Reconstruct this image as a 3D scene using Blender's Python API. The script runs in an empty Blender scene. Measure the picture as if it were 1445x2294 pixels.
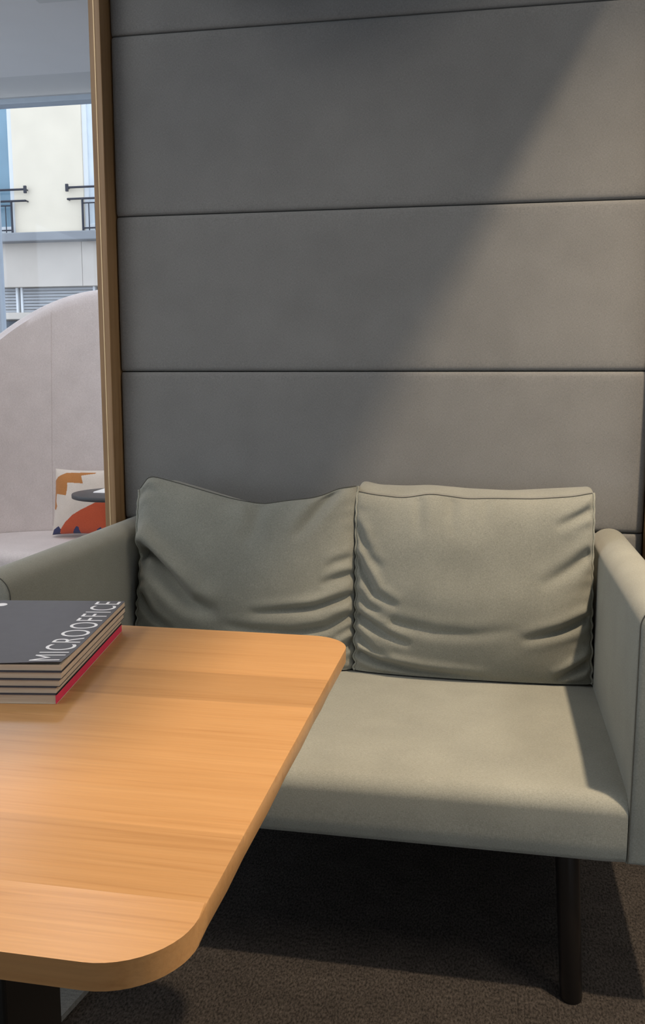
import bpy, bmesh, math, random
import numpy as np
from mathutils import Vector, Matrix
random.seed(7)
np.random.seed(7)
SC = bpy.context.scene
COL = SC.collection
R = math.radians

# ------------------------------------------------------------------ camera
EYE = 1.2
F_PX = 1992.8
YAW, PITCH, ROLL = R(10.616), R(8.317), R(0.069)
cam = bpy.data.objects.new('camera', bpy.data.cameras.new('camera'))
COL.objects.link(cam)
fw = Vector((-math.sin(YAW)*math.cos(PITCH), math.cos(YAW)*math.cos(PITCH), -math.sin(PITCH)))
rt = Vector((math.cos(YAW), math.sin(YAW), 0))
up = rt.cross(fw)
rt2 = rt*math.cos(ROLL) + up*math.sin(ROLL)
up2 = up*math.cos(ROLL) - rt*math.sin(ROLL)
cam.matrix_world = Matrix(((rt2.x, up2.x, -fw.x, 0), (rt2.y, up2.y, -fw.y, 0), (rt2.z, up2.z, -fw.z, EYE), (0, 0, 0, 1)))
cam.data.sensor_fit = 'VERTICAL'
cam.data.sensor_height = 36
cam.data.lens = F_PX*36/2294
cam.data.clip_start = 0.05
SC.camera = cam

# ------------------------------------------------------------------ world and exposure
w = bpy.data.worlds.new('overcast_sky')
SC.world = w
w.use_nodes = True
bg = w.node_tree.nodes['Background']
bg.inputs['Color'].default_value = (0.80, 0.895, 1.0, 1)
bg.inputs['Strength'].default_value = 1.7
SC.view_settings.view_transform = 'Standard'
SC.view_settings.look = 'None'
SC.view_settings.gamma = 1
SC.view_settings.use_curve_mapping = False
SC.view_settings.exposure = 0.0
SPOT_POS = (0.805, 1.40, 3.18)
SPOT_POWER = 440
SPOT_COLOR = (1.0, 0.79, 0.555)
FILL_POWER = 40
FILL_COLOR = (1.0, 0.95, 0.88)

# ------------------------------------------------------------------ materials
def mat(name):
    m = bpy.data.materials.new(name)
    m.use_nodes = True
    nt = m.node_tree
    return m, nt, nt.nodes['Principled BSDF'], nt.nodes, nt.links

def ramp(nodes, a, b, p0=0.3, p1=0.7):
    r = nodes.new('ShaderNodeValToRGB')
    r.color_ramp.elements[0].color = (*a, 1)
    r.color_ramp.elements[1].color = (*b, 1)
    r.color_ramp.elements[0].position = p0
    r.color_ramp.elements[1].position = p1
    return r

def plain(name, col, rough=0.6, metal=0.0, noise=0.06, nscale=30, bump=0.0):
    m, nt, b, N, L = mat(name)
    tc = N.new('ShaderNodeTexCoord')
    n = N.new('ShaderNodeTexNoise'); n.inputs['Scale'].default_value = nscale; n.inputs['Detail'].default_value = 4
    L.new(tc.outputs['Object'], n.inputs['Vector'])
    r = ramp(N, [c*(1-noise) for c in col], [min(1, c*(1+noise)) for c in col])
    L.new(n.outputs['Fac'], r.inputs['Fac']); L.new(r.outputs['Color'], b.inputs['Base Color'])
    b.inputs['Roughness'].default_value = rough
    b.inputs['Metallic'].default_value = metal
    if bump:
        bp = N.new('ShaderNodeBump'); bp.inputs['Strength'].default_value = bump; bp.inputs['Distance'].default_value = 0.002
        L.new(n.outputs['Fac'], bp.inputs['Height']); L.new(bp.outputs['Normal'], b.inputs['Normal'])
    return m

def fabric(name, dark, light, fine=420, bump=0.35, sheen=0.15, blot=0.06):
    """woven melange cloth: two crossed thread noises, a fine speckle, a faint broad mottle"""
    m, nt, b, N, L = mat(name)
    tc = N.new('ShaderNodeTexCoord')
    fac = None
    for sx, sy, sz in ((0.35, 1, 1.6), (1.6, 1, 0.35)):
        mp = N.new('ShaderNodeMapping'); mp.inputs['Scale'].default_value = (sx, sy, sz)
        L.new(tc.outputs['Object'], mp.inputs['Vector'])
        n = N.new('ShaderNodeTexNoise'); n.inputs['Scale'].default_value = fine; n.inputs['Detail'].default_value = 2
        L.new(mp.outputs['Vector'], n.inputs['Vector'])
        if fac is None:
            fac = n.outputs['Fac']
        else:
            a = N.new('ShaderNodeMath'); a.operation = 'ADD'
            L.new(fac, a.inputs[0]); L.new(n.outputs['Fac'], a.inputs[1])
            h = N.new('ShaderNodeMath'); h.operation = 'MULTIPLY'; h.inputs[1].default_value = 0.5
            L.new(a.outputs[0], h.inputs[0]); fac = h.outputs[0]
    r = ramp(N, dark, light, 0.34, 0.66)
    L.new(fac, r.inputs['Fac'])
    big = N.new('ShaderNodeTexNoise'); big.inputs['Scale'].default_value = 9; big.inputs['Detail'].default_value = 2
    L.new(tc.outputs['Object'], big.inputs['Vector'])
    mr = N.new('ShaderNodeMapRange'); mr.inputs['From Min'].default_value = 0.3; mr.inputs['From Max'].default_value = 0.7
    mr.inputs['To Min'].default_value = 1-blot; mr.inputs['To Max'].default_value = 1+blot
    L.new(big.outputs['Fac'], mr.inputs['Value'])
    mx = N.new('ShaderNodeVectorMath'); mx.operation = 'SCALE'
    L.new(r.outputs['Color'], mx.inputs[0]); L.new(mr.outputs['Result'], mx.inputs['Scale'])
    L.new(mx.outputs[0], b.inputs['Base Color'])
    b.inputs['Roughness'].default_value = 0.95
    b.inputs['Specular IOR Level'].default_value = 0.15
    b.inputs['Sheen Weight'].default_value = sheen
    b.inputs['Sheen Roughness'].default_value = 0.6
    bp = N.new('ShaderNodeBump'); bp.inputs['Strength'].default_value = bump; bp.inputs['Distance'].default_value = 0.0008
    L.new(fac, bp.inputs['Height']); L.new(bp.outputs['Normal'], b.inputs['Normal'])
    return m

def wood(name, dark, mid, light, axis='X', scale=1.0, rough=0.38, tone=0.10):
    """oak: long streaks along one axis, per-object tone from Object Info"""
    m, nt, b, N, L = mat(name)
    tc = N.new('ShaderNodeTexCoord'); oi = N.new('ShaderNodeObjectInfo')
    ofs = N.new('ShaderNodeVectorMath'); ofs.operation = 'SCALE'; ofs.inputs[0].default_value = (13.7, 7.3, 5.1)
    L.new(oi.outputs['Random'], ofs.inputs['Scale'])
    add = N.new('ShaderNodeVectorMath'); add.operation = 'ADD'
    L.new(tc.outputs['Object'], add.inputs[0]); L.new(ofs.outputs[0], add.inputs[1])
    def streak(stretch, sc, detail, dist):
        mp = N.new('ShaderNodeMapping')
        s = [1, 1, 1]; s['XYZ'.index(axis)] = stretch
        mp.inputs['Scale'].default_value = s
        L.new(add.outputs[0], mp.inputs['Vector'])
        n = N.new('ShaderNodeTexNoise'); n.inputs['Scale'].default_value = sc*scale
        n.inputs['Detail'].default_value = detail; n.inputs['Distortion'].default_value = dist
        L.new(mp.outputs['Vector'], n.inputs['Vector'])
        return n
    n1 = streak(0.03, 62, 6, 1.2); n2 = streak(0.025, 330, 2, 0.3)
    r1 = N.new('ShaderNodeValToRGB')
    e = r1.color_ramp.elements
    e[0].color = (*dark, 1); e[0].position = 0.25
    e[1].color = (*light, 1); e[1].position = 0.68
    k = e.new(0.44); k.color = (*mid, 1)
    L.new(n1.outputs['Fac'], r1.inputs['Fac'])
    mr = N.new('ShaderNodeMapRange'); mr.inputs['From Min'].default_value = 0.3; mr.inputs['From Max'].default_value = 0.7
    mr.inputs['To Min'].default_value = 0.94; mr.inputs['To Max'].default_value = 1.04
    L.new(n2.outputs['Fac'], mr.inputs['Value'])
    mt = N.new('ShaderNodeSeparateColor')
    L.new(oi.outputs['Color'], mt.inputs['Color'])
    mm = N.new('ShaderNodeMath'); mm.operation = 'MULTIPLY'
    L.new(mr.outputs['Result'], mm.inputs[0]); L.new(mt.outputs['Red'], mm.inputs[1])
    sc2 = N.new('ShaderNodeVectorMath'); sc2.operation = 'SCALE'
    L.new(r1.outputs['Color'], sc2.inputs[0]); L.new(mm.outputs[0], sc2.inputs['Scale'])
    L.new(sc2.outputs[0], b.inputs['Base Color'])
    b.inputs['Roughness'].default_value = rough
    b.inputs['Specular IOR Level'].default_value = 0.4
    bp = N.new('ShaderNodeBump'); bp.inputs['Strength'].default_value = 0.12; bp.inputs['Distance'].default_value = 0.0008
    L.new(n2.outputs['Fac'], bp.inputs['Height']); L.new(bp.outputs['Normal'], b.inputs['Normal'])
    return m

def glass(name, tint=(0.97, 0.98, 1.0), gloss=0.03):
    m, nt, b, N, L = mat(name)
    N.remove(b)
    out = N['Material Output']
    t = N.new('ShaderNodeBsdfTransparent'); t.inputs['Color'].default_value = (*tint, 1)
    g = N.new('ShaderNodeBsdfGlossy'); g.inputs['Roughness'].default_value = 0.02
    mx = N.new('ShaderNodeMixShader'); mx.inputs['Fac'].default_value = gloss
    L.new(t.outputs[0], mx.inputs[1]); L.new(g.outputs[0], mx.inputs[2]); L.new(mx.outputs[0], out.inputs['Surface'])
    return m

M = {}
M['sofa'] = fabric('sofa_cloth', (0.205, 0.207, 0.175), (0.305, 0.305, 0.262), 650)
M['cushion'] = fabric('cushion_cloth', (0.165, 0.168, 0.143), (0.262, 0.264, 0.228), 620, 0.4, 0.2, 0.08)
M['piping'] = fabric('piping_cloth', (0.19, 0.195, 0.165), (0.30, 0.305, 0.262), 600)
M['seam'] = plain('seam_thread', (0.07, 0.07, 0.06), 0.9)
M['panel'] = fabric('panel_felt', (0.150, 0.150, 0.147), (0.212, 0.212, 0.207), 520, 0.3, 0.1, 0.05)
M['oak'] = wood('oak_table', (0.385, 0.195, 0.073), (0.450, 0.240, 0.095), (0.475, 0.260, 0.107), 'X', 1.0, 0.36)
M['oak_edge'] = wood('oak_post', (0.21, 0.115, 0.048), (0.28, 0.165, 0.075), (0.335, 0.205, 0.10), 'Z', 1.0, 0.45)
M['edge_glint'] = plain('post_edge_glint', (0.74, 0.55, 0.31), 0.4, 0.2)  # pale colour paints the highlight along the post edge
M['black_metal'] = plain('black_metal', (0.012, 0.011, 0.010), 0.35, 0.3)
M['dark_wood'] = plain('dark_leg', (0.009, 0.007, 0.006), 0.30)
M['white_paint'] = plain('white_paint', (0.72, 0.71, 0.70), 0.85, 0, 0.02, 3)
M['ceiling'] = plain('ceiling_paint', (0.85, 0.83, 0.82), 0.9, 0, 0.02, 2)
M['frame_grey'] = plain('window_paint', (0.55, 0.62, 0.70), 0.5, 0, 0.03, 10)
M['glass'] = glass('window_glass')
M['pages'] = wood('book_pages', (0.50, 0.41, 0.31), (0.55, 0.46, 0.355), (0.60, 0.51, 0.40), 'X', 2.0, 0.9)
M['cover'] = plain('cover_black', (0.045, 0.043, 0.055), 0.5, 0, 0.08, 60)
M['crimson'] = plain('spine_crimson', (0.72, 0.03, 0.10), 0.5, 0, 0.04, 60)
M['print'] = plain('white_print', (0.85, 0.85, 0.88), 0.5, 0, 0.01)
M['pod'] = fabric('pod_cloth', (0.56, 0.50, 0.49), (0.69, 0.63, 0.62), 300, 0.25, 0.2, 0.04)
M['cream'] = fabric('cream_cloth', (0.60, 0.53, 0.47), (0.72, 0.65, 0.585), 500, 0.2)
M['ochre'] = fabric('ochre_cloth', (0.40, 0.16, 0.045), (0.50, 0.215, 0.07), 500, 0.2)
M['rust'] = fabric('rust_cloth', (0.46, 0.08, 0.035), (0.56, 0.11, 0.05), 500, 0.2)
M['navy'] = fabric('navy_cloth', (0.035, 0.04, 0.10), (0.06, 0.065, 0.15), 500, 0.2)
M['table_black'] = plain('side_table_top', (0.06, 0.06, 0.065), 0.45)
M['paper'] = plain('paper', (0.85, 0.85, 0.86), 0.7, 0, 0.01)
M['facade'] = plain('facade_render', (0.90, 0.80, 0.645), 0.9, 0, 0.04, 1.5)
M['stone'] = plain('facade_stone', (0.66, 0.59, 0.52), 0.9, 0, 0.07, 1.2)
M['ledge'] = plain('facade_ledge', (0.30, 0.31, 0.33), 0.8, 0, 0.06, 2)
M['white_frame'] = plain('facade_window_frame', (0.80, 0.82, 0.84), 0.5, 0, 0.02, 4)
M['far_glass'] = plain('facade_glass', (0.22, 0.36, 0.46), 0.15, 0, 0.15, 0.8)
M['shop_glass'] = plain('shop_glass', (0.06, 0.08, 0.11), 0.2, 0, 0.1, 1)
M['curtain'] = plain('facade_curtain', (0.74, 0.80, 0.84), 0.6, 0, 0.05, 3)
M['blind'] = plain('facade_blind', (0.42, 0.43, 0.45), 0.7, 0, 0.05, 4)
M['iron'] = plain('railing_iron', (0.03, 0.03, 0.045), 0.6)
M['street'] = plain('street_asphalt', (0.25, 0.25, 0.26), 0.9, 0, 0.1, 2)

def carpet():
    m, nt, b, N, L = mat('carpet')
    tc = N.new('ShaderNodeTexCoord')
    mp = N.new('ShaderNodeMapping'); mp.inputs['Scale'].default_value = (1, 0.5, 1)
    L.new(tc.outputs['Object'], mp.inputs['Vector'])
    n = N.new('ShaderNodeTexNoise'); n.inputs['Scale'].default_value = 240; n.inputs['Detail'].default_value = 5; n.inputs['Roughness'].default_value = 0.65
    L.new(mp.outputs['Vector'], n.inputs['Vector'])
    n2 = N.new('ShaderNodeTexNoise'); n2.inputs['Scale'].default_value = 14; n2.inputs['Detail'].default_value = 4
    L.new(tc.outputs['Object'], n2.inputs['Vector'])
    r = ramp(N, (0.014, 0.012, 0.0105), (0.070, 0.060, 0.053), 0.36, 0.68)
    L.new(n.outputs['Fac'], r.inputs['Fac'])
    mr = N.new('ShaderNodeMapRange'); mr.inputs['From Min'].default_value = 0.3; mr.inputs['From Max'].default_value = 0.7
    mr.inputs['To Min'].default_value = 0.85; mr.inputs['To Max'].default_value = 1.15
    L.new(n2.outputs['Fac'], mr.inputs['Value'])
    s = N.new('ShaderNodeVectorMath'); s.operation = 'SCALE'
    L.new(r.outputs['Color'], s.inputs[0]); L.new(mr.outputs['Result'], s.inputs['Scale'])
    L.new(s.outputs[0], b.inputs['Base Color'])
    b.inputs['Roughness'].default_value = 1; b.inputs['Specular IOR Level'].default_value = 0.1
    bp = N.new('ShaderNodeBump'); bp.inputs['Strength'].default_value = 0.8; bp.inputs['Distance'].default_value = 0.004
    L.new(n.outputs['Fac'], bp.inputs['Height']); L.new(bp.outputs['Normal'], b.inputs['Normal'])
    return m
M['carpet'] = carpet()
M['rug'] = fabric('rug_cloth', (0.085, 0.085, 0.078), (0.15, 0.15, 0.138), 220, 0.6)

# ------------------------------------------------------------------ helpers
def obj(name, me, material=None, parent=None, smooth=False):
    if isinstance(me, bmesh.types.BMesh):
        bm = me
        bmesh.ops.recalc_face_normals(bm, faces=bm.faces)
        me = bpy.data.meshes.new(name); bm.to_mesh(me); bm.free()
    if material is not None:
        me.materials.append(material)
    o = bpy.data.objects.new(name, me)
    COL.objects.link(o)
    if parent is not None:
        o.parent = parent
    if smooth:
        for p in me.polygons:
            p.use_smooth = True
    return o

def smooth_angle(o, deg=40):
    me = o.data
    for p in me.polygons:
        p.use_smooth = True
    bm = bmesh.new(); bm.from_mesh(me)
    for e in bm.edges:
        if len(e.link_faces) == 2:
            e.smooth = e.calc_face_angle(0) < R(deg)
    bm.to_mesh(me); bm.free()
    return o

def tag(o, label, cat=None, group=None, kind=None):
    o['label'] = label
    if cat: o['category'] = cat
    if group: o['group'] = group
    if kind: o['kind'] = kind
    return o

def empty(name, loc=(0, 0, 0), rz=0.0):
    o = bpy.data.objects.new(name, None)
    COL.objects.link(o)
    o.location = loc; o.rotation_euler = (0, 0, rz)
    o.empty_display_size = 0.1
    return o

def box(lo, hi, bev=0.0, seg=2, bm=None):
    own = bm is None
    bm = bm or bmesh.new()
    r = bmesh.ops.create_cube(bm, size=1)
    c = [(a+b)/2 for a, b in zip(lo, hi)]; s = [b-a for a, b in zip(lo, hi)]
    for v in r['verts']:
        v.co = Vector((c[0]+v.co.x*s[0], c[1]+v.co.y*s[1], c[2]+v.co.z*s[2]))
    if bev:
        es = list({e for v in r['verts'] for e in v.link_edges})
        bmesh.ops.bevel(bm, geom=es, offset=bev, segments=seg, profile=0.5, affect='EDGES')
    return bm

def prism(pts, z0, z1, bev=0.0):
    """polygon in xy pulled up from z0 to z1, top and bottom rim optionally softened"""
    bm = bmesh.new()
    a = [bm.verts.new((x, y, z0)) for x, y in pts]
    b = [bm.verts.new((x, y, z1)) for x, y in pts]
    n = len(pts)
    bm.faces.new(a); bm.faces.new(b)
    for i in range(n):
        bm.faces.new((a[i], a[(i+1) % n], b[(i+1) % n], b[i]))
    return bm

def tube(path, r, seg=10, bm=None, closed=False, r_end=None):
    bm = bm or bmesh.new()
    P = [Vector(p) for p in path]
    n = len(P); rings = []
    up0 = None
    for i in range(n):
        if closed:
            t = (P[(i+1) % n]-P[i-1]).normalized()
        else:
            t = (P[min(i+1, n-1)]-P[max(i-1, 0)]).normalized()
        if up0 is None:
            up0 = Vector((0, 0, 1)) if abs(t.z) < 0.9 else Vector((1, 0, 0))
        a = (up0 - t*up0.dot(t)).normalized(); up0 = a
        b = t.cross(a)
        rr = r if r_end is None else r+(r_end-r)*i/(n-1)
        rings.append([bm.verts.new(P[i]+(a*math.cos(2*math.pi*k/seg)+b*math.sin(2*math.pi*k/seg))*rr) for k in range(seg)])
    m = n if closed else n-1
    for i in range(m):
        A, B = rings[i], rings[(i+1) % n]
        for k in range(seg):
            bm.faces.new((A[k], A[(k+1) % seg], B[(k+1) % seg], B[k]))
    if not closed:
        bm.faces.new(rings[0]); bm.faces.new(rings[-1])
    return bm

def lathe(profile, seg=48, bm=None, c=(0, 0, 0)):
    bm = bm or bmesh.new()
    rings = []
    for r, z in profile:
        if r < 1e-6:
            rings.append([bm.verts.new((c[0], c[1], c[2]+z))])
        else:
            rings.append([bm.verts.new((c[0]+r*math.cos(2*math.pi*k/seg), c[1]+r*math.sin(2*math.pi*k/seg), c[2]+z)) for k in range(seg)])
    for A, B in zip(rings, rings[1:]):
        for k in range(seg):
            k2 = (k+1) % seg
            if len(A) == 1 and len(B) > 1: bm.faces.new((A[0], B[k], B[k2]))
            elif len(B) == 1 and len(A) > 1: bm.faces.new((A[k], A[k2], B[0]))
            elif len(A) > 1: bm.faces.new((A[k], A[k2], B[k2], B[k]))
    return bm

def sweep_profile(profile, stations):
    """closed profile [(a,b)] placed at stations -> function(i,(a,b)) gives xyz; capped"""
    bm = bmesh.new(); rings = []
    for st in stations:
        rings.append([bm.verts.new(st(p)) for p in profile])
    n = len(profile)
    for A, B in zip(rings, rings[1:]):
        for k in range(n):
            bm.faces.new((A[k], A[(k+1) % n], B[(k+1) % n], B[k]))
    bm.faces.new(rings[0]); bm.faces.new(rings[-1])
    return bm

def struct(o, label=None):
    o['kind'] = 'structure'
    if label: o['label'] = label
    return o

# ------------------------------------------------------------------ the room
WX0, WX1, WY0, WY1, CEIL = -5.2, 4.2, -4.2, 6.2, 3.26
struct(obj('floor', box((WX0, WY0, -0.08), (WX1, WY1+0.3, 0)), M['carpet']), 'dark grey brown carpet floor')
struct(obj('ceiling', box((WX0, WY0, CEIL), (WX1, WY1+0.3, CEIL+0.2)), M['ceiling']), 'plain grey white ceiling')
# ceiling cove that turns down above the window
pr = [(6.2, 3.26), (6.2, 3.20), (6.16, 3.20)] + [(6.16-0.22*(1-math.cos(t*math.pi/16)), 3.20+0.06*math.sin(t*math.pi/16)) for t in range(1, 9)]
bm = sweep_profile(pr, [lambda p, x=x: (x, p[0], p[1]) for x in (WX0, WX1)])
struct(smooth_angle(obj('trim_1', bm, M['white_paint'])), 'curved cove between ceiling and window head')
struct(obj('wall_right', box((WX1, WY0, 0), (WX1+0.2, WY1, CEIL)), M['white_paint']))
# window wall: piers, parapet, head
WIN0, WIN1 = -5.0, -1.0
wb = box((WIN1, 6.2, 0), (WX1, 6.5, CEIL))
box((WX0, 6.2, 0), (WIN1, 6.5, 0.45), bm=wb)
box((WX0, 6.2, 0.45), (WIN0, 6.5, CEIL), bm=wb)
struct(obj('wall_back', wb, M['white_paint']), 'white outer wall around the window')
fr = obj('window_1', box((WIN0, 6.19, 3.165), (WIN1, 6.30, 3.26), 0.006), M['frame_grey'])
struct(fr, 'tall window with pale blue grey frame, facade opposite in view')
for z0, z1 in ((0.45, 0.53),):
    obj('window_sill', box((WIN0, 6.15, z0), (WIN1, 6.42, z1), 0.006), M['frame_grey'], fr)
for x in (WIN0, -3.68, -2.25, WIN1-0.07):
    obj('mullion', box((x, 6.22, 0.53), (x+0.07, 6.30, 3.165), 0.006), M['frame_grey'], fr)
for a, b_ in ((WIN0+.07, -3.68), (-3.61, -2.25), (-2.18, WIN1-.07)):
    obj('pane', box((a, 6.255, 0.53), (b_, 6.263, 3.165)), M['glass'], fr)
# side wall with windows, left of the picture
lw = box((WX0-0.2, WY0, 0), (WX0, WY1+.3, 0.45))
box((WX0-0.2, WY0, 3.1), (WX0, WY1+.3, CEIL), bm=lw)
for y in (-4.2, -1.9, 0.4, 2.7, 5.9):
    box((WX0-0.2, y, 0.45), (WX0, y+0.35, 3.1), bm=lw)
struct(obj('wall_left', lw, M['white_paint']))
wf = obj('window_2', box((WX0-0.12, WY0, 3.03), (WX0-0.06, WY1, 3.1)), M['frame_grey'])
struct(wf)
for a, b_ in ((-3.85, -1.9), (-1.55, 0.4), (0.75, 2.7), (3.05, 5.9)):
    obj('pane', box((WX0-0.095, a, 0.45), (WX0-0.087, b_, 3.03)), M['glass'], wf)

# ------------------------------------------------------------------ booth: felt panels, oak posts, canopy
D = 2.52
PX0, PX1 = -1.086, 0.421
booth = empty('booth_partition', (-0.33, D+0.05, 0))
tag(booth, 'tall grey felt-panelled booth wall with oak edge posts behind the sofa', 'partition')
def bchild(name, bm, m, sm=False, parent=None):
    o = obj(name, bm, m, parent or booth)
    if parent is None:
        o.data.transform(Matrix.Translation(-booth.location))
    else:
        o.data.transform(Matrix.Translation(-booth.location))
    if sm: smooth_angle(o, 50)
    return o
seams = [0.0, 0.348, 0.789, 1.230, 1.674, 2.165, 2.56]
def panel_mesh(x0, x1, z0, z1, y):
    """upholstered panel: face pulled taut, edges rolling back into the joint"""
    bm = bmesh.new()
    def axis(a, b):
        e = [0, .0008, .0025, .006, .013, .03]
        mid = list(np.linspace(a+.07, b-.07, 9))
        return [a+t for t in e]+mid+[b-t for t in reversed(e)]
    xs, zs = axis(x0, x1), axis(z0, z1)
    def drop(d):
        return 0.007*math.exp(-d/0.0035) + 0.0012*math.exp(-d/0.02)
    g = [[bm.verts.new((x, y+drop(min(x-x0, x1-x))*1.2+drop(min(z-z0, z1-z)), z)) for x in xs] for z in zs]
    for j in range(len(zs)-1):
        for i in range(len(xs)-1):
            bm.faces.new((g[j][i], g[j][i+1], g[j+1][i+1], g[j+1][i]))
    per = [g[0][i] for i in range(len(xs))]+[g[j][-1] for j in range(1, len(zs))]+[g[-1][i] for i in range(len(xs)-2, -1, -1)]+[g[j][0] for j in range(len(zs)-2, 0, -1)]
    back = [bm.verts.new((v.co.x, y+0.05, v.co.z)) for v in per]
    n = len(per)
    for k in range(n):
        bm.faces.new((per[k], per[(k+1) % n], back[(k+1) % n], back[k]))
    bm.faces.new(back)
    return bm
for z0, z1 in zip(seams, seams[1:]):
    bchild('panel', panel_mesh(PX0+0.0015, PX1-0.0015, z0+0.0016, z1-0.0016, D), M['panel'], True)
bchild('core_board', box((PX0-0.02, D+0.051, 0), (PX1+0.02, D+0.09, 2.56)), M['panel'])
for s in (-1, 1):
    # inner stile (proud of the felt), pale strip coloured as the bright edge highlight, outer stile set back a little
    xa = PX0 if s < 0 else PX1
    def sp(a, b): return (min(xa+s*a, xa+s*b), max(xa+s*a, xa+s*b))
    x0, x1 = sp(0.0015, 0.0185)
    post = bchild('post', box((x0, D-0.058, 0), (x1, D+0.10, 2.56), 0.0015), M['oak_edge'])
    x0, x1 = sp(0.0205, 0.0365)
    bchild('outer_stile', box((x0, D-0.055, 0), (x1, D+0.10, 2.56), 0.0015), M['oak_edge'], parent=post)
    x0, x1 = sp(0.0182, 0.0208)
    bchild('glint_bead', box((x0, D-0.0585, 0), (x1, D+0.0, 2.56)), M['edge_glint'], parent=post)
bchild('canopy', box((PX0-0.035, 1.27, 2.46), (PX1, D-0.062, 2.54), 0.0), M['panel'])
# unseen matching wall on the viewer's side, added to cut frontal light
OPP = -0.50
for z0, z1 in zip(seams, seams[1:]):
    bchild('panel', box((PX0+0.0015, OPP-0.05, z0+0.0016), (PX1-0.0015, OPP, z1-0.0016), 0.006, 2), M['panel'])
for x0, x1 in ((PX0-0.0365, PX0-0.0015), (PX1+0.0015, PX1+0.0365)):
    bchild('post', box((x0, OPP-0.10, 0), (x1, OPP+0.055, 2.56), 0.0015), M['oak_edge'])

# ------------------------------------------------------------------ sofa
SXC, HALF, ARM, SY0, SY1 = -0.345, 0.622, 0.10, 1.65, 2.505
sofa = empty('sofa', (SXC, (SY0+SY1)/2, 0))
tag(sofa, 'grey green two-seat fabric sofa with slim arms and dark legs against the panelled wall', 'sofa')
SINV = Matrix.Translation(-sofa.location)
def schild(name, bm, m, parent=None, sm=None):
    o = obj(name, bm, m, parent or sofa)
    o.data.transform(SINV)
    if sm: smooth_angle(o, sm)
    return o
# seat: profile in (y,z), softly rounded front edge, slightly crowned top
SB, ST = 0.293, 0.432
prof = [(SY0+0.012, SB), (SY0+0.003, SB+0.004), (SY0, SB+0.013)]
prof += [(SY0-0.001, SB+0.04), (SY0+0.0, ST-0.043)]
for k in range(1, 13):
    t = k/12*math.pi/2
    prof.append((SY0+0.037*(1-math.cos(t)), ST-0.043+0.036*math.sin(t)))
for y in np.linspace(SY0+0.09, SY1-0.10, 10):
    prof.append((float(y), ST-0.007+0.007*math.sin(min(1, (y-SY0-0.05)/0.2)*math.pi/2)))
prof += [(SY1-0.072, ST), (SY1-0.072, SB)]
xs = list(np.linspace(SXC-HALF-0.0, SXC+HALF+0.0, 33))
def seat_st(x):
    e = min(x-(SXC-HALF), SXC+HALF-x)
    k = 0.004*math.exp(-max(e, 0)/0.012)
    return lambda p: (x, p[0]+(k if p[0] < SY0+0.05 else 0), p[1]-(k if p[1] > ST-0.05 else 0))
schild('seat', sweep_profile(prof, [seat_st(x) for x in xs]), M['sofa'], sm=50)
# arms: slim slab with a fully rounded top, front panel joined by a fine seam
def arm_profile(xi, xo, inset=0.0, top=0.806):
    r = abs(xo-xi)/2; c = (xi+xo)/2; s = 1 if xo > xi else -1
    rr = r-inset
    p = [(c-s*rr, SB+inset)]
    for k in range(0, 25):
        t = math.pi-k/24*math.pi
        p.append((c+s*rr*math.cos(t), top-r+rr*math.sin(t)))
    p.append((c+s*rr, SB+inset))
    return p
for s in (-1, 1):
    xi, xo = SXC+s*HALF, SXC+s*(HALF+ARM)
    bm = bmesh.new(); rings = []
    for y, ins in ((SY0, 0.012), (SY0+0.0015, 0.006), (SY0+0.005, 0.002), (SY0+0.011, 0.0), (SY0+0.2, 0), (SY0+0.5, 0), (SY1-0.01, 0), (SY1, 0.01)):
        rings.append([bm.verts.new((x, y, z)) for x, z in arm_profile(xi, xo, ins)])
    n = len(rings[0])
    for A, B in zip(rings, rings[1:]):
        for k in range(n):
            bm.faces.new((A[k], A[(k+1) % n], B[(k+1) % n], B[k]))
    bm.faces.new(rings[0]); bm.faces.new(rings[-1])
    arm = schild('armrest', bm, M['sofa'], sm=50)
    path = [(x, SY0+0.0035, z) for x, z in arm_profile(xi, xo, 0.0028)]
    schild('seam', tube(path, 0.0011, 6), M['seam'], arm, 60)
# low backrest behind the loose cushions
schild('backrest', box((SXC-HALF-0.0, SY1-0.070, SB), (SXC+HALF+0.0, SY1, 0.795), 0.015, 3), M['sofa'], sm=50)
for sx in (-1, 1):
    for yb, yt in ((1.658, 1.700), (2.44, 2.41)):
        xb, xt = SXC+sx*0.533, SXC+sx*0.517
        leg = schild('leg', tube([(xb, yb, 0.0), (xb, yb, 0.004), (xt, yt, SB+0.01)], 0.0195, 20, r_end=0.0235), M['dark_wood'], sm=50)

# ------------------------------------------------------------------ loose back cushions
def seg_dist(P, poly):
    """distance to a polyline, fraction along it, and signed side (positive = above)"""
    best = np.full(len(P), 1e9); frac = np.zeros(len(P)); side = np.zeros(len(P))
    L = [np.hypot(*(np.array(b)-np.array(a))) for a, b in zip(poly, poly[1:])]
    tot = sum(L); acc = 0
    for (a, b), l in zip(zip(poly, poly[1:]), L):
        a = np.array(a); b = np.array(b); d = (b-a)/l
        t = np.clip((P-a)@d, 0, l)
        q = P-(a+t[:, None]*d)
        dist = np.hypot(q[:, 0], q[:, 1])
        sg = np.sign(q[:, 1]+1e-9)
        m = dist < best
        best[m] = dist[m]; frac[m] = (acc+t[m])/tot; side[m] = sg[m]
        acc += l
    return best, frac, side

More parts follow.
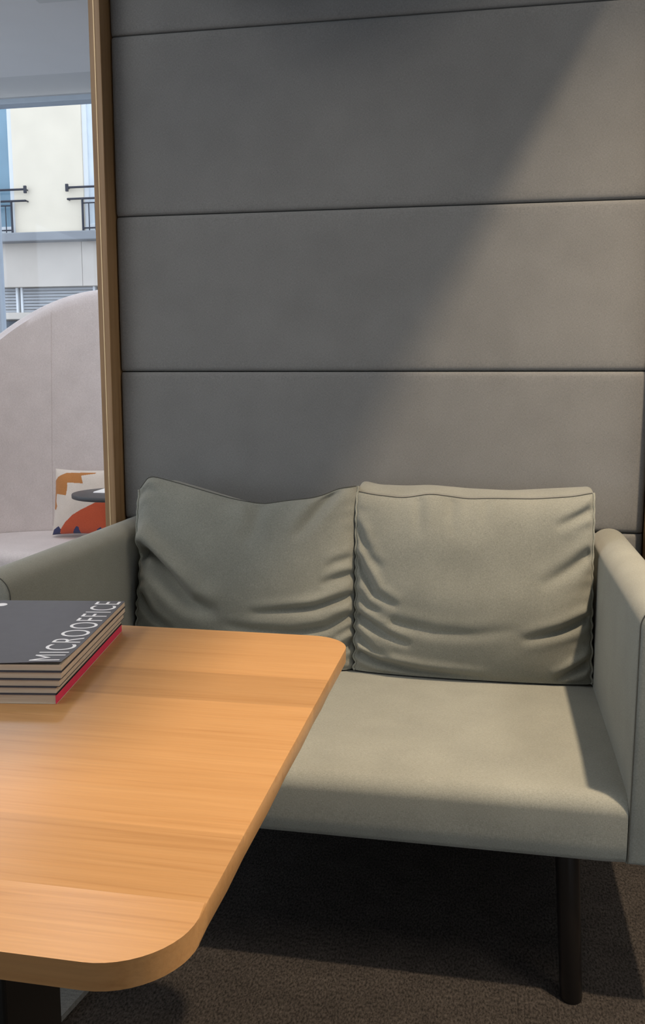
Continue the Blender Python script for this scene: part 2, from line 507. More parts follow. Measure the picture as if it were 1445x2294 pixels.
def make_cushion(name, x0, x1, top_back, top_front, left_x, right_x, folds, seed, yb=2.275, yt=2.285, thick=0.145, zb=0.437, tuck=0.0, roll=0.026):
    rnd = np.random.RandomState(seed)
    nu, nv = 151, 121
    def grade(n):
        t = np.linspace(0, 1, n)
        return 0.5-0.5*np.cos(math.pi*t)*(0.55)+(t-0.5)*0.45
    U, V = np.meshgrid(grade(nu), grade(nv)); U = np.clip(U, 0, 1); V = np.clip(V, 0, 1)
    width, height = x1-x0, 0.48
    def itp(tab, t): return np.interp(t, [a for a, _ in tab], [b for _, b in tab])
    def smooth_itp(tab, t):
        k = np.linspace(-0.03, 0.03, 7)
        return sum(itp(tab, np.clip(t+d, 0, 1)) for d in k)/7
    # outline: side edges wander, top edge sags
    Xl = smooth_itp(left_x, V); Xr = smooth_itp(right_x, V)
    X = Xl+(Xr-Xl)*U
    Zt = smooth_itp(top_front, U)
    zbot = zb+0.0*U
    Z = zbot+(Zt-zbot)*V
    bul = (np.sin(math.pi*np.clip(U, 0, 1))**0.45)*(np.sin(math.pi*np.clip(V*0.94+0.03, 0, 1))**0.5)
    low = np.exp(-((V-0.30)/0.33)**2)*(np.sin(math.pi*np.clip(U, 0, 1))**0.7)
    Y = yb+(yt-yb)*V-0.055*bul-0.018*low+roll*np.exp(-(1-V)*height/0.03)+tuck*np.exp(-(1-U)*width/0.016)
    P = np.stack([U.ravel()*width, V.ravel()*height], 1)
    disp = np.zeros(len(P))
    for poly, amp, wd in folds:
        pl = [(u*width, v*height) for u, v in poly]
        d, f, s = seg_dist(P, pl)
        taper = np.clip(1-f, 0, 1)**0.7*np.clip(1.0-np.maximum(0, f-0.9)*5, 0, 1)
        crease = np.exp(-(d/wd)**2)
        ridge = np.exp(-((d-2.0*wd)/(1.3*wd))**2)
        wd = wd*0.82
        disp += 1.5*amp*taper*(crease-0.50*ridge*np.where(s > 0, 1.1, 0.55))
    # pucker beside the side seams
    v = P[:, 1]
    for edge, ph in ((P[:, 0], 0.0), (width-P[:, 0], 1.3)):
        wv = np.sin(v*2*math.pi/0.036+ph+1.5*np.sin(v*23+seed))
        disp += 0.0028*wv*np.exp(-edge/0.022)*(0.35+0.9*np.exp(-v/0.20))
    # faint crumple
    for k in range(26):
        a = rnd.uniform(-0.5, 0.5); fx = rnd.uniform(8, 26); ph = rnd.uniform(0, 6.28)
        disp += 0.00045*np.sin((P[:, 1]*math.cos(a)+P[:, 0]*math.sin(a))*fx*2+ph)
    inside = (np.clip(np.minimum(np.minimum(P[:, 0], width-P[:, 0]), np.minimum(P[:, 1], height-P[:, 1]))/0.012, 0.25, 1))
    Y = Y+(disp*inside).reshape(Y.shape)
    # wavy side seams
    wig = np.sin(V*height*2*math.pi/0.036+seed+1.2*np.sin(V*21))*0.0034*(0.25+1.0*(1-V)**1.5)
    X = X+wig*np.exp(-U*width/0.02)-wig*0.6*np.exp(-(1-U)*width/0.02)
    verts = [tuple(p) for p in np.stack([X.ravel(), Y.ravel(), Z.ravel()], 1)]
    faces = []
    idx = lambda i, j: j*nu+i
    for j in range(nv-1):
        for i in range(nu-1):
            faces.append((idx(i, j), idx(i+1, j), idx(i+1, j+1), idx(i, j+1)))
    # rim of the front panel, then gusset rings back to the rear panel
    rim = [(i, 0) for i in range(nu)]+[(nu-1, j) for j in range(1, nv)]+[(i, nv-1) for i in range(nu-2, -1, -1)]+[(0, j) for j in range(nv-2, 0, -1)]
    prev = [idx(i, j) for i, j in rim]
    rings = 7
    cx, cz = (x0+x1)/2, zb+0.24
    for k in range(1, rings+1):
        t = k/rings
        puff = math.sin(math.pi*t)
        cur = []
        for (i, j) in rim:
            u, vv = U[j, i], V[j, i]
            x, y, z = X[j, i], Y[j, i], Z[j, i]
            edge_s = 1 if i in (0, nu-1) else 0
            x2 = x+(0.004*puff if i == nu-1 else (-0.004*puff if i == 0 else 0))
            x2 += (cx-x2)*0.03*t
            zt_b = smooth_itp(top_back, np.array([u]))[0]
            if vv > 0.0:
                z2 = z+(vv**6)*((zt_b-z)*min(1, t*1.6)) + (vv**30)*0.006*puff
            else:
                z2 = z
            if j == 0: z2 = z-0.002*puff
            y2 = y+thick*t
            cur.append(len(verts)); verts.append((x2, y2, z2))
        n = len(rim)
        for a in range(n):
            b = (a+1) % n
            faces.append((prev[a], prev[b], cur[b], cur[a]))
        prev = cur
    c = len(verts)
    pts = np.array([verts[i] for i in prev])
    inner = []
    cen = pts.mean(0)
    for q in pts:
        p2 = cen+(q-cen)*0.6; inner.append(len(verts)); verts.append((p2[0], q[1]+0.012, p2[2]))
    n = len(prev)
    for a in range(n):
        b = (a+1) % n
        faces.append((prev[a], prev[b], inner[b], inner[a]))
    ce = len(verts); verts.append((cen[0], cen[1]+0.015, cen[2]))
    for a in range(n):
        faces.append((inner[a], inner[(a+1) % n], ce))
    me = bpy.data.meshes.new('cover'); me.from_pydata(verts, [], faces); me.update()
    root = empty(name, ((x0+x1)/2, yb, zb))
    T = Matrix.Translation(-root.location)
    me.transform(T)
    cov = obj('cover', me, M['cushion'], root, True)
    # corded piping down both side seams of the front panel, a fine stitched seam along its top
    for i in (0, nu-1):
        sx_ = -1 if i == 0 else 1
        path = [(X[j, i]+sx_*0.0012, Y[j, i]-0.0022, Z[j, i]) for j in range(0, nv)]
        po = obj('piping', tube(path, 0.0030, 8), M['piping'], root, True); po.data.transform(T)
    path = [(X[nv-1, i], Y[nv-1, i]-0.0004, Z[nv-1, i]+0.0006) for i in range(2, nu-2)]
    po = obj('top_seam', tube(path, 0.0011, 6), M['seam'], root, True); po.data.transform(T)
    return root

FR = [([(0.001, 0.648), (0.087, 0.47), (0.204, 0.4)], .013, .011), ([(0.003, 0.327), (0.142, 0.242), (0.258, 0.191)], .013, .011),
      ([(0.18, 0.315), (0.348, 0.275), (0.518, 0.28), (0.719, 0.321)], .004, .014), ([(0.003, 0.11), (0.108, 0.068), (0.304, 0.03), (0.60, 0.012)], .014, .011),
      ([(0.986, 0.361), (0.876, 0.305), (0.70, 0.25)], .011, .012), ([(0.99, 0.125), (0.911, 0.066), (0.845, 0.02)], .014, .010),
      ([(0.99, 0.923), (0.904, 0.881), (0.84, .85)], .008, .012), ([(0.983, 0.693), (0.89, 0.619), (0.78, 0.54)], .008, .015),
      ([(0.272, 0.99), (0.283, 0.78)], .0035, .014), ([(0.415, 0.99), (0.42, 0.80)], .003, .013), ([(0.56, 0.98), (0.555, 0.85)], .002, .012),
      ([(0.003, 0.22), (0.079, 0.14), (0.17, 0.10)], .010, .010), ([(0.003, 0.80), (0.06, 0.66), (0.13, 0.60)], .006, .012), ([(0.0, .46), (.06, .39), (.12, .36)], .006, .008)]
FL = [([(0.0, 0.62), (0.115, 0.513), (0.278, 0.372), (0.42, 0.33)], .040, .021), ([(0.02, 0.37), (0.083, 0.265), (0.2, 0.18)], .014, .011),
      ([(0.995, 0.415), (0.827, 0.379), (0.53, 0.36)], .014, .011), ([(0.995, 0.31), (0.886, 0.257), (0.723, 0.238), (0.408, 0.272)], .011, .012),
      ([(0.99, 0.16), (0.939, 0.111), (0.80, 0.075)], .013, .010), ([(0.99, 0.625), (0.87, 0.598)], .006, .011),
      ([(0.99, 0.535), (0.85, 0.508)], .007, .010), ([(0.90, 1.0), (0.835, 0.926), (0.73, 0.77)], .011, .017),
      ([(0.0, 0.965), (0.10, 0.915)], .006, .012), ([(0.99, .23), (.92, .20)], .006, .009), ([(.57, 1.0), (.56, .86), (.50, .74)], .006, .02)]
def utab(pts, x0, x1): return [((x-x0)/(x1-x0), z) for x, z in pts]
RX0, RX1 = -0.336, 0.262
tb = utab([(-.336, .926), (-.307, .918), (-.224, .917), (-.154, .921), (-.049, .914), (.064, .911), (.165, .918), (.262, .924)], RX0, RX1)
tf = utab([(-.336, .915), (-.30, .908), (-.219, .901), (-.184, .906), (-.144, .914), (-.048, .903), (.008, .906), (.118, .907), (.216, .915), (.262, .925)], RX0, RX1)
c = make_cushion('back_cushion', RX0, RX1, tb, tf, [(0, -.337), (.5, -.335), (1, -.338)], [(0, .272), (.3, .266), (.6, .262), (1, .260)], FR, 3)
tag(c, 'brightly lit back cushion on the sofa with a wavy seam along its straight top', 'cushion', 'loose back cushions on the sofa')
LX0, LX1 = -0.947, -0.342
LTOP = [(-.947, .888), (-.938, .922), (-.920, .942), (-.895, .940), (-.83, .925), (-.752, .905), (-.68, .887), (-.595, .874), (-.53, .885), (-.457, .894), (-.415, .907), (-.390, .921), (-.342, .926)]
tl = utab(LTOP, LX0, LX1)
c = make_cushion('back_cushion', LX0, LX1, [(u, z-0.022) for u, z in tl], [(u, z+0.003) for u, z in tl], [(0, -.955), (.3, -.950), (.5, -.938), (.75, -.946), (1, -.941)], [(0, -.339), (1, -.339)], FL, 8, tuck=0.016, roll=0.012)
tag(c, 'shaded back cushion with a sagging top, half hidden by the oak table', 'cushion', 'loose back cushions on the sofa')

# ------------------------------------------------------------------ oak table
TX1, TY0, TY1, TZ, TT, TR = -0.231, 0.593, 1.517, 0.75, 0.0245, 0.072
TX0 = -1.75
table = empty('oak_table', ((TX0+TX1)/2, (TY0+TY1)/2, 0))
tag(table, 'solid oak table with rounded corners in front of the sofa', 'table')
TI = Matrix.Translation(-table.location)
def outline_x(y, s):
    """x of the table rim at depth y (s=+1 right end, -1 left end)"""
    d = 0
    if y < TY0+TR: d = TR-math.sqrt(max(0, TR*TR-(TY0+TR-y)**2))
    if y > TY1-TR: d = TR-math.sqrt(max(0, TR*TR-(y-TY1+TR)**2))
    return TX1-d if s > 0 else TX0+d
cuts = [TY0, 0.688, 0.807, 1.0, 1.165, 1.285, TY1]
for (a, b_), tone in zip(zip(cuts, cuts[1:]), (1.0, 0.89, 1.0, 0.985, 0.83, 0.975)):
    ys = sorted({a, b_} | {y for y in list(np.linspace(a, b_, 3)) + [TY0+TR*(1-math.cos(t*math.pi/24)) for t in range(13)] + [TY1-TR*(1-math.cos(t*math.pi/24)) for t in range(13)] if a <= y <= b_})
    rs = [(outline_x(y, 1), y) for y in ys]; ls = [(outline_x(y, -1), y) for y in reversed(ys)]
    pts = rs+ls
    bm = prism(pts, TZ-TT, TZ)
    # ease the long visible arris of the outer rim a little
    rim = [e for e in bm.edges if abs(e.verts[0].co.z-e.verts[1].co.z) < 1e-6 and
           (all(v.co.x > TX1-TR*1.01 for v in e.verts) or all(v.co.y < TY0+1e-4 for v in e.verts) or all(v.co.y > TY1-1e-4 for v in e.verts))
           and not (abs(e.verts[0].co.y-e.verts[1].co.y) < 1e-6 and TY0+1e-4 < e.verts[0].co.y < TY1-1e-4)]
    bmesh.ops.bevel(bm, geom=rim, offset=0.0022, segments=2, profile=0.5, affect='EDGES')
    pl = obj('plank', bm, M['oak'], table); pl.data.transform(TI); pl.color = (tone, tone, tone, 1)
    smooth_angle(pl, 35)
o = obj('pedestal', box((-0.75, 0.98, 0.012), (-0.612, 1.13, TZ-TT), 0.004), M['black_metal'], table); o.data.transform(TI)
o = obj('base_plate', box((-1.0, 0.80, 0.0121), (-0.45, 1.31, 0.022), 0.003), M['black_metal'], table); o.data.transform(TI)
rug = obj('floor_mat', prism([(-0.737, 1.60), (-0.79, 1.25), (-0.86, 0.2), (-2.3, 0.2), (-2.3, 1.60)], 0.0, 0.012), M['rug'])
tag(rug, 'thin grey floor mat under the oak table', 'mat')

# ------------------------------------------------------------------ books on the table
BROT = R(9.2)
bx = np.array([math.cos(BROT), math.sin(BROT)])     # across the book, to the right
by = np.array([-math.sin(BROT), math.cos(BROT)])    # along the book, away from the viewer
BW, BL = 0.275, 0.368
book_defs = [  # thickness, shift across, shift along, spine right?, label
    (0.0135, 0.000, 0.000, True, 'bottom book of the stack on the oak table, crimson spine showing'),
    (0.0092, -0.001, 0.003, False, 'second book from the bottom of the stack, buff page edges'),
    (0.0098, 0.003, 0.006, False, 'middle book of the five stacked on the oak table'),
    (0.0098, 0.005, 0.010, False, 'second book from the top of the stack, dark cover'),
    (0.0098, 0.004, 0.014, False, 'top book of the stack, dark cover lettered MICROOFFICE in white')]
zc = TZ+0.0003
front_right = np.array([-0.590, 1.113])
for k, (th, sx, sy, spine, lab) in enumerate(book_defs):
    org = front_right+bx*sx+by*sy
    root = empty('book', (org[0], org[1], zc), BROT)
    tag(root, lab, 'book', 'books stacked on the table')
    ct = 0.0007
    # page block
    obj('pages', box((-BW+0.003, 0.0, ct), (-0.0008 if spine else 0.0, BL, th-ct)), M['pages'], root)
    # covers: thin sheets; the top book's front cover curls up at the near corner
    cm = M['cover'] if not spine else M['crimson']
    obj('cover', box((-BW, -0.0008, 0), (0.0008, BL+0.0008, ct)), M['cover'] if not spine else M['pages'], root).name = 'back_cover'
    bm = bmesh.new()
    nx, ny = 24, 30
    def lift(x, y):
        if k != 4: return 0
        return 0.0042*math.exp(-(y/0.05)**1.5)*math.exp(-(x/0.09)**2)
    for zt in (th-ct, th):
        pass
    gt = [[bm.verts.new((-BW+(BW+0.0008)*i/nx, -0.001+(BL+0.002)*(j/ny)**1.4, th+lift((BW)*(1-i/nx), BL*(j/ny)**1.4))) for i in range(nx+1)] for j in range(ny+1)]
    gb = [[bm.verts.new((v.co.x, v.co.y, v.co.z-ct)) for v in row] for row in gt]
    for G in (gt, gb):
        for j in range(ny):
            for i in range(nx):
                bm.faces.new((G[j][i], G[j][i+1], G[j+1][i+1], G[j+1][i]))
    for j in range(ny):
        for i in (0, nx):
            bm.faces.new((gt[j][i], gt[j+1][i], gb[j+1][i], gb[j][i]))
    for i in range(nx):
        for j in (0, ny):
            bm.faces.new((gt[j][i], gt[j][i+1], gb[j][i+1], gb[j][i]))
    fc = obj('front_cover', bm, M['cover'], root)
    if spine:
        obj('spine', box((-0.0008, -0.0008, 0), (0.0006, BL+0.0008, th)), M['crimson'], root)
    if k == 4:
        cu = bpy.data.curves.new('lettering', 'FONT')
        cu.body = 'MICROOFFICE'; cu.space_character = 1.12; cu.resolution_u = 6; cu.offset = -0.006
        to = bpy.data.objects.new('lettering_source', cu); COL.objects.link(to)
        dg = bpy.context.evaluated_depsgraph_get(); dg.update()
        me = bpy.data.meshes.new_from_object(to.evaluated_get(dg))
        bpy.data.objects.remove(to)
        co = np.array([v.co[:] for v in me.vertices])
        mn, mx_ = co.min(0), co.max(0)
        for v in me.vertices:
            u = (v.co.x-mn[0])/(mx_[0]-mn[0]); h = (v.co.y-mn[1])/(mx_[1]-mn[1])
            y = 0.006+u*0.356; x = -0.004-h*0.045
            v.co = (x, y, th+0.0003+lift(-x, y))
        lo = obj('lettering', me, M['print'], root); lo['label'] = 'white capital letters MICROOFFICE'
        dot = lathe([(0, th+0.0002), (0.011, th+0.0002), (0.011, th+0.0004), (0, th+0.0004)], 28, c=(-0.215, 0.335, 0))
        obj('printed_dot', dot, M['print'], root)
    zc += th+0.0002

# ------------------------------------------------------------------ pod sofa beyond the partition
pod = empty('high_back_sofa', (-2.12, 4.3, 0))
tag(pod, 'pale pinkish high-back pod sofa with a rounded top by the window', 'sofa')
PI_ = Matrix.Translation(-pod.location)
PXC, PA, PD, PYB, PSEAT = -2.12, 0.72, 0.62, 4.60, 0.375
def plan(th, off=0.0):
    return (PXC+(PA+off)*math.sin(th), PYB+off-(PD)*(1-math.cos(th)))
def ztop(th):
    dx = PA*math.sin(th)
    return 1.712-1.0*(1-math.sqrt(max(0.02, 1-(dx/0.728)**2)))
nt_, nz_ = 72, 40
bm = bmesh.new()
ths = [(-88+176*i/nt_)*math.pi/180 for i in range(nt_+1)]
section = []   # closed section: inner face up, rim, outer face down
for j in range(nz_+1): section.append(('in', j/nz_))
for k in range(1, 8): section.append(('rim', k/8))
for j in range(nz_, -1, -2): section.append(('out', j/nz_))
TH = 0.075
rings = []
for th in ths:
    zt = ztop(th)-TH/2
    ring = []
    for kind, t in section:
        if kind == 'rim':
            a = math.pi*(1-t)
            off = TH/2+TH/2*math.cos(a); z = zt+TH/2*math.sin(a)
            lean = 0.16
        else:
            off = 0 if kind == 'in' else TH
            z = 0.09+(zt-0.09)*t
            lean = 0.16*max(0, (z-PSEAT)/(1.7-PSEAT))**1.2
        x, y = plan(th, off)
        ring.append(bm.verts.new((x+lean*0.5*math.sin(th), y+lean*math.cos(th), z)))
    rings.append(ring)
n = len(section)
for A, B in zip(rings, rings[1:]):
    for k in range(n):
        bm.faces.new((A[k], A[(k+1) % n], B[(k+1) % n], B[k]))
bm.faces.new(rings[0]); bm.faces.new(rings[-1])
o = obj('back_shell', bm, M['pod'], pod); o.data.transform(PI_); smooth_angle(o, 60)
# vertical seam in the shell
path = []
for t in np.linspace(0.02, 0.985, 30):
    th = R(-22); zt = ztop(th)-TH/2; z = PSEAT+(zt-PSEAT)*t
    lean = 0.16*max(0, (z-PSEAT)/(1.7-PSEAT))**1.2
    x, y = plan(th, -0.0005); path.append((x+lean*.5*math.sin(th), y+lean*math.cos(th), z))
o2 = obj('seam', tube(path, 0.002, 6), M['pod'], o); o2.data.transform(PI_)
# seat: plan polygon inside the shell with a rounded front
SF = 3.96
pts = [plan(th, -0.004) for th in ths if plan(th)[1] > SF+0.02]
arc = [(x, y) for x, y in pts]
front_l, front_r = (arc[0][0], SF), (arc[-1][0], SF)
bm = bmesh.new(); levels = []
for z, ins in ((0.11, 0.02), (0.115, 0.005), (0.13, 0.0), (PSEAT-0.055, -0.012), (PSEAT-0.03, -0.008), (PSEAT-0.012, 0.006), (PSEAT-0.003, 0.024), (PSEAT, 0.055)):
    ring = [(front_l[0], SF+ins), *[(x, max(y, SF+ins+0.01)) for x, y in arc], (front_r[0], SF+ins)]
    for q in np.linspace(0.9, 0.1, 9):
        ring.append((front_l[0]+(front_r[0]-front_l[0])*q, SF+ins-0.05*math.sin(q*math.pi)))
    levels.append([bm.verts.new((x, y, z)) for x, y in ring])
n = len(levels[0])
for A, B in zip(levels, levels[1:]):
    for k in range(n):
        bm.faces.new((A[k], A[(k+1) % n], B[(k+1) % n], B[k]))
bm.faces.new(levels[0]); bm.faces.new(levels[-1])
o = obj('seat', bm, M['pod'], pod); o.data.transform(PI_); smooth_angle(o, 50)
for x in (-2.72, -1.52):
    for y in (4.02, 4.42):
        o = obj('leg', tube([(x, y, 0), (x, y, 0.115)], 0.02, 14), M['black_metal'], pod); o.data.transform(PI_)

# scatter cushion with a bold print, leaning in the pod
def inpoly(x, y, P):
    c = False; j = len(P)-1
    for i in range(len(P)):
        if (P[i][1] > y) != (P[j][1] > y) and x < (P[j][0]-P[i][0])*(y-P[i][1])/(P[j][1]-P[i][1])+P[i][0]: c = not c
        j = i
    return c
Zs = lambda pts: [(((x/7.225+100)-120)/145*0.96-0.035, (1195-(y/7.225+1020))/143) for x, y in pts]
SHAPES = [('ochre', Zs([(120, 470), (180, 450), (260, 370), (400, 300), (560, 290), (890, 285), (880, 305), (660, 345), (710, 480), (445, 465), (455, 560), (440, 670), (245, 640), (240, 760), (270, 830), (245, 890), (200, 870), (110, 860)])),
          ('navy', Zs([(195, 1262), (220, 1190), (315, 1140), (350, 1190), (325, 1270)])), ('navy', Zs([(535, 1270), (570, 1210), (620, 1145), (655, 1160), (668, 1270)])),
          ('navy', Zs([(60, 1230), (60, 1170), (150, 1160), (95, 1225)])), ('navy', Zs([(930, 1270), (945, 1190), (1010, 1150), (1040, 1270)])),
          ('rust', Zs([(325, 1275), (350, 1190), (430, 1090), (560, 970), (700, 890), (880, 800), (970, 750), (1300, 640), (1300, 1275)]))]
NC = 170
cv, cf, cm_ = [], [], []
names = ['cream', 'ochre', 'rust', 'navy']
def cpt(u, v, side):
    e = max(0.0, 16*u*(1-u)*v*(1-v))
    th = 0.075*e**0.42
    pinch = 0.035*(1-(2*abs(v-0.5))**2)*(-1 if u > .5 else 1)*abs(2*u-1)**3
    pz = 0.03*(1-(2*abs(u-0.5))**2)*(-1 if v > .5 else 1)*abs(2*v-1)**3
    return ((u-0.5+pinch)*0.37, side*th, (v+pz)*0.36)
for side in (-1, 1):
    base = len(cv)
    for j in range(NC+1):
        for i in range(NC+1):
            cv.append(cpt(i/NC, j/NC, side))
    for j in range(NC):
        for i in range(NC):
            q = [base+j*(NC+1)+i, base+j*(NC+1)+i+1, base+(j+1)*(NC+1)+i+1, base+(j+1)*(NC+1)+i]
            cf.append(q if side < 0 else q[::-1])
            mi = 0
            if side < 0:
                u, v = (i+.5)/NC, (j+.5)/NC
                for nm, P in SHAPES:
                    if inpoly(u, v, P): mi = names.index(nm); break
            cm_.append(mi)
me = bpy.data.meshes.new('scatter_cushion'); me.from_pydata(cv, [], cf)
for nm in names: me.materials.append(M[nm])
for p, mi in zip(me.polygons, cm_): p.material_index = mi; p.use_smooth = True
bm = bmesh.new(); bm.from_mesh(me); bmesh.ops.remove_doubles(bm, verts=bm.verts, dist=1e-5); bm.to_mesh(me); bm.free()
o = obj('scatter_cushion', me)
o.location = (-2.105, 4.37, PSEAT+0.012); o.rotation_euler = (R(-14), 0, R(6))
tag(o, 'cream scatter cushion with ochre, rust and navy shapes on the pale pod sofa', 'cushion')

# black side table in front of the pod
st = empty('side_table', (-1.795, 4.08, 0))
tag(st, 'small round black side table in front of the pod sofa', 'table')
o = obj('table_top', lathe([(0, 0.639), (0.208, 0.639), (0.213, 0.641), (0.214, 0.644), (0.214, 0.656), (0.2125, 0.660), (0.209, 0.661), (0, 0.661)], 64), M['table_black'], st); smooth_angle(o, 40)
obj('stem', tube([(0.07, -0.18, 0.012), (0.07, -0.18, 0.639)], 0.013, 16), M['black_metal'], st, True)
smooth_angle(obj('base', lathe([(0, 0), (0.13, 0), (0.13, 0.008), (0.125, 0.012), (0, 0.012)], 40, c=(0.07, -0.24, 0)), M['black_metal'], st), 40)
bm = bmesh.new()
vs = [bm.verts.new(p) for p in ((0, 0, 0), (0.10, 0.0, 0), (0.10, 0.05, 0.035), (0.0, 0.012, 0.004), (0.10, 0.1, 0), (0, 0.02, 0))]
bm.faces.new((vs[0], vs[1], vs[2], vs[3])); bm.faces.new((vs[3], vs[2], vs[4], vs[5])); bm.faces.new((vs[1], vs[4], vs[2])); bm.faces.new((vs[0], vs[5], vs[4], vs[1])); bm.faces.new((vs[0], vs[3], vs[5]))
o = obj('folded_card', bm, M['paper']); o.location = (-1.905, 4.05, 0.6615)
tag(o, 'white folded card lying on the round black side table', 'card')

# ------------------------------------------------------------------ house across the street
BY = 18.0
bld = empty('facade_building', (-9.3, BY+2, -0.5))
tag(bld, 'cream rendered house across the street with railed windows', 'building')
BI = Matrix.Translation(-bld.location)
def bc(name, bm, m, parent=None):
    o = obj(name, bm, m, parent or bld); o.data.transform(BI); return o
wins = [(-12.55, -11.35), (-10.03-1.25+0.0, -10.0), (-8.44, -7.16), (-5.6, -4.3)]
wins = [(-11.28, -10.0), (-8.44, -7.16), (-5.6, -4.3)]
wall = bmesh.new()
edges = [-16.0] + [e for w_ in wins for e in w_] + [0.0]
for k in range(0, len(edges), 2):
    box((edges[k], BY, 4.28), (edges[k+1], BY+4, 7.4), bm=wall)
box((-16, BY, 7.4), (0, BY+4, 10.5), bm=wall)
for a, b_ in wins:
    box((a, BY+0.16, 4.28), (b_, BY+4, 7.4), bm=wall)
bc('wall', wall, M['facade'])
bc('stone_band', box((-16, BY-0.04, 3.2), (-8.51, BY+4, 4.10)), M['stone'])
bc('stone_band', box((-8.50, BY-0.04, 3.2), (0, BY+4, 4.10)), M['stone'])
bc('ledge', box((-16, BY-0.30, 4.10), (0, BY+0.3, 4.28), 0.02), M['ledge'])
bc('base_wall', box((-16, BY+0.25, -0.5), (0, BY+4, 3.2)), M['stone'])
bc('lower_ledge', box((-16, BY-0.10, 2.52), (0, BY+0.25, 2.66), 0.01), M['stone'])
for a, b_ in wins:
    wn = bc('window', box((a, BY+0.03, 4.30), (a+0.11, BY+0.11, 7.3), 0.01), M['white_frame'])
    bc('jamb', box((b_-0.11, BY+0.03, 4.30), (b_, BY+0.11, 7.3), 0.01), M['white_frame'], wn)
    bc('head', box((a+0.11, BY+0.03, 7.18), (b_-0.11, BY+0.11, 7.3), 0.01), M['white_frame'], wn)
    bc('bottom_rail', box((a+0.11, BY+0.03, 4.30), (b_-0.11, BY+0.11, 4.46), 0.01), M['white_frame'], wn)
    mid = (a+b_)/2
    bc('meeting_stile', box((mid-0.06, BY+0.03, 4.46), (mid+0.06, BY+0.11, 7.18), 0.01), M['white_frame'], wn)
    for p0, p1 in ((a+0.11, mid-0.06), (mid+0.06, b_-0.11)):
        bc('pane', box((p0, BY+0.07, 4.46), (p1, BY+0.085, 7.18)), M['curtain'] if a == wins[1][0] else M['far_glass'], wn)
    # french balcony rail
    ra, rb = a-0.31, b_+0.31
    rl = bc('railing', tube([(ra, BY-0.10, 5.18), (rb, BY-0.10, 5.18)], 0.022, 8), M['iron'])
    bc('bar', tube([(ra, BY-0.10, 4.95), (rb, BY-0.10, 4.95)], 0.022, 8), M['iron'], rl)
    bc('bar', tube([(a+0.02, BY-0.10, 4.86), (b_-0.02, BY-0.10, 4.86)], 0.014, 8), M['iron'], rl)
    bc('bar', tube([(a+0.02, BY-0.10, 4.36), (b_-0.02, BY-0.10, 4.36)], 0.016, 8), M['iron'], rl)
    for x in (ra, rb):
        bc('end_plate', box((x-0.03, BY-0.125, 5.10), (x+0.03, BY-0.085, 5.25), 0.005), M['iron'], rl)
        bc('wall_pin', tube([(x, BY-0.09, 5.18), (x, BY+0.02, 5.18)], 0.014, 8), M['iron'], rl)
        bc('wall_pin', tube([(x, BY-0.10, 4.95), (x, BY+0.02, 4.95)], 0.016, 8), M['iron'], rl)
    nb = 9
    for k in range(nb+1):
        x = a+0.02+(b_-a-0.04)*k/nb
        r_ = 0.026 if k in (0, nb) else 0.012
        bc('baluster', tube([(x, BY-0.10, 4.28), (x, BY-0.10, 4.86 if 0 < k < nb else 4.95)], r_, 6), M['iron'], rl)
# shop-floor windows with pulled blinds under the stone band
for a, b_ in ((-13.6, -11.9), (-11.8, -10.08), (-10.02, -8.3), (-8.2, -6.5), (-6.4, -4.7)):
    wn = bc('lower_window', box((a, BY+0.10, 2.66), (a+0.05, BY+0.2, 3.2), 0.005), M['white_frame'])
    bc('jamb', box((b_-0.05, BY+0.10, 2.66), (b_, BY+0.2, 3.2), 0.005), M['white_frame'], wn)
    for k in range(8):
        z = 2.68+k*0.065
        bc('slat', box((a+0.05, BY+0.13, z), (b_-0.05, BY+0.16, z+0.052)), M['blind'], wn)
    bc('shop_glass', box((a, BY+0.15, 0.3), (b_, BY+0.2, 2.5)), M['shop_glass'], wn)
struct(obj('ground', box((-40, 6.5, -0.6), (20, 40, -0.5)), M['street']), 'asphalt street between the houses')

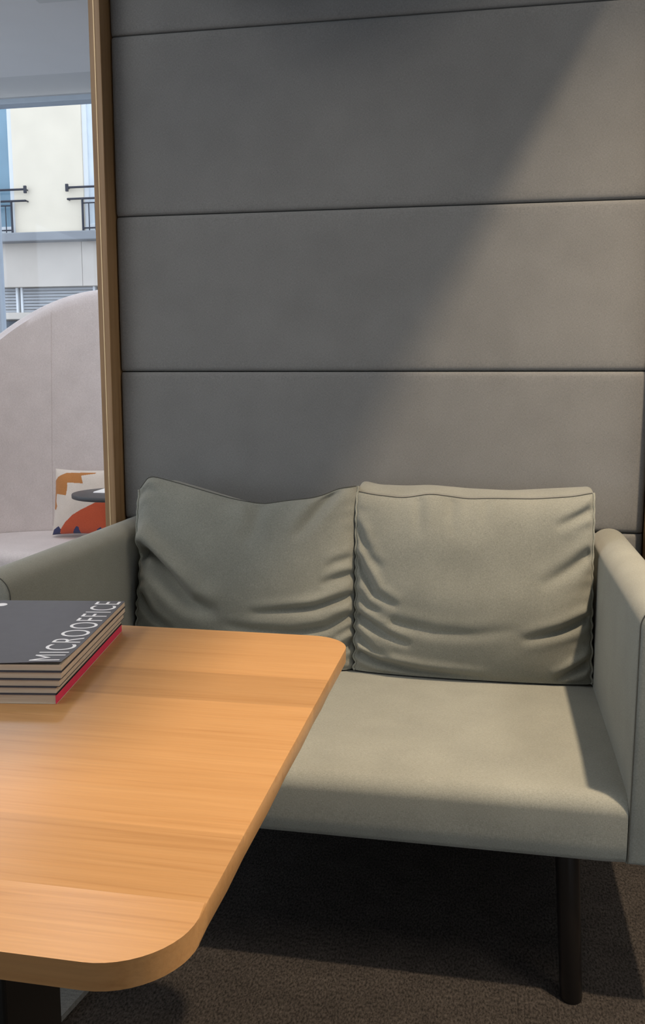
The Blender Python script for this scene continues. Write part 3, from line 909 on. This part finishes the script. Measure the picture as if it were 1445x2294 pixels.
# ------------------------------------------------------------------ downlight and added fill lights
def spotlight():
    s = empty('ceiling_spotlight', SPOT_POS)
    tag(s, 'round black ceiling downlight above the open side of the booth', 'lamp')
    x, y, z = SPOT_POS
    d = Vector((0, 0.0001, -1)).normalized()
    rot = d.to_track_quat('-Z', 'Y').to_matrix().to_4x4()
    obj('housing', lathe([(0.060, 0.0), (0.066, 0.0), (0.066, 0.075), (0, 0.075), (0, 0.065), (0.060, 0.065), (0.060, 0.0)], 32), M['black_metal'], s)
    ld = bpy.data.lights.new('spot_light', 'SPOT')
    ld.energy = SPOT_POWER; ld.color = SPOT_COLOR; ld.shadow_soft_size = 0.045
    ld.spot_size = R(109); ld.spot_blend = 1.0
    lo = bpy.data.objects.new('spot_light', ld); COL.objects.link(lo); lo.parent = s
    lo.rotation_euler = d.to_track_quat('-Z', 'Y').to_euler()
spotlight()
def fill_panel(x, y, label, power, color=FILL_COLOR, sx=1.2, sy=0.6):  # unseen panels put in as fill light
    s = empty('ceiling_fill_light', (x, y, CEIL))
    tag(s, label, 'lamp', 'added ceiling fill lights')
    obj('frame', box((-sx/2-0.03, -sy/2-0.03, -0.02), (sx/2+0.03, sy/2+0.03, 0.0), 0.004), M['white_paint'], s)
    ld = bpy.data.lights.new('fill_light', 'AREA'); ld.shape = 'RECTANGLE'; ld.size = sx; ld.size_y = sy
    ld.energy = power; ld.color = color
    lo = bpy.data.objects.new('fill_light', ld); COL.objects.link(lo); lo.parent = s; lo.location = (0, 0, -0.025)
fill_panel(-2.5, 0.6, 'added ceiling fill light between the booth and the side windows', FILL_POWER, (1.0, 0.97, 0.93), 0.8, 1.6)  # unseen fill added for the booth from the left
fill_panel(2.0, 0.8, 'added ceiling fill light on the open side of the booth', FILL_POWER*1.2, (1.0, 0.90, 0.77), 0.8, 1.6)  # unseen fill added for the booth from the right
fill_panel(-1.75, 3.0, 'added warm ceiling fill light between the booth and the pod sofa', FILL_POWER*0.45, (1.0, 0.78, 0.56), 0.5, 0.4)  # unseen fill added to warm the front of the pod seat
fill_panel(-2.15, 4.5, 'added cool white ceiling fill light above the pod sofa', FILL_POWER*0.5, (0.74, 0.85, 1.0), 0.6, 0.6)  # unseen fill added to brighten the pod seat with cool light
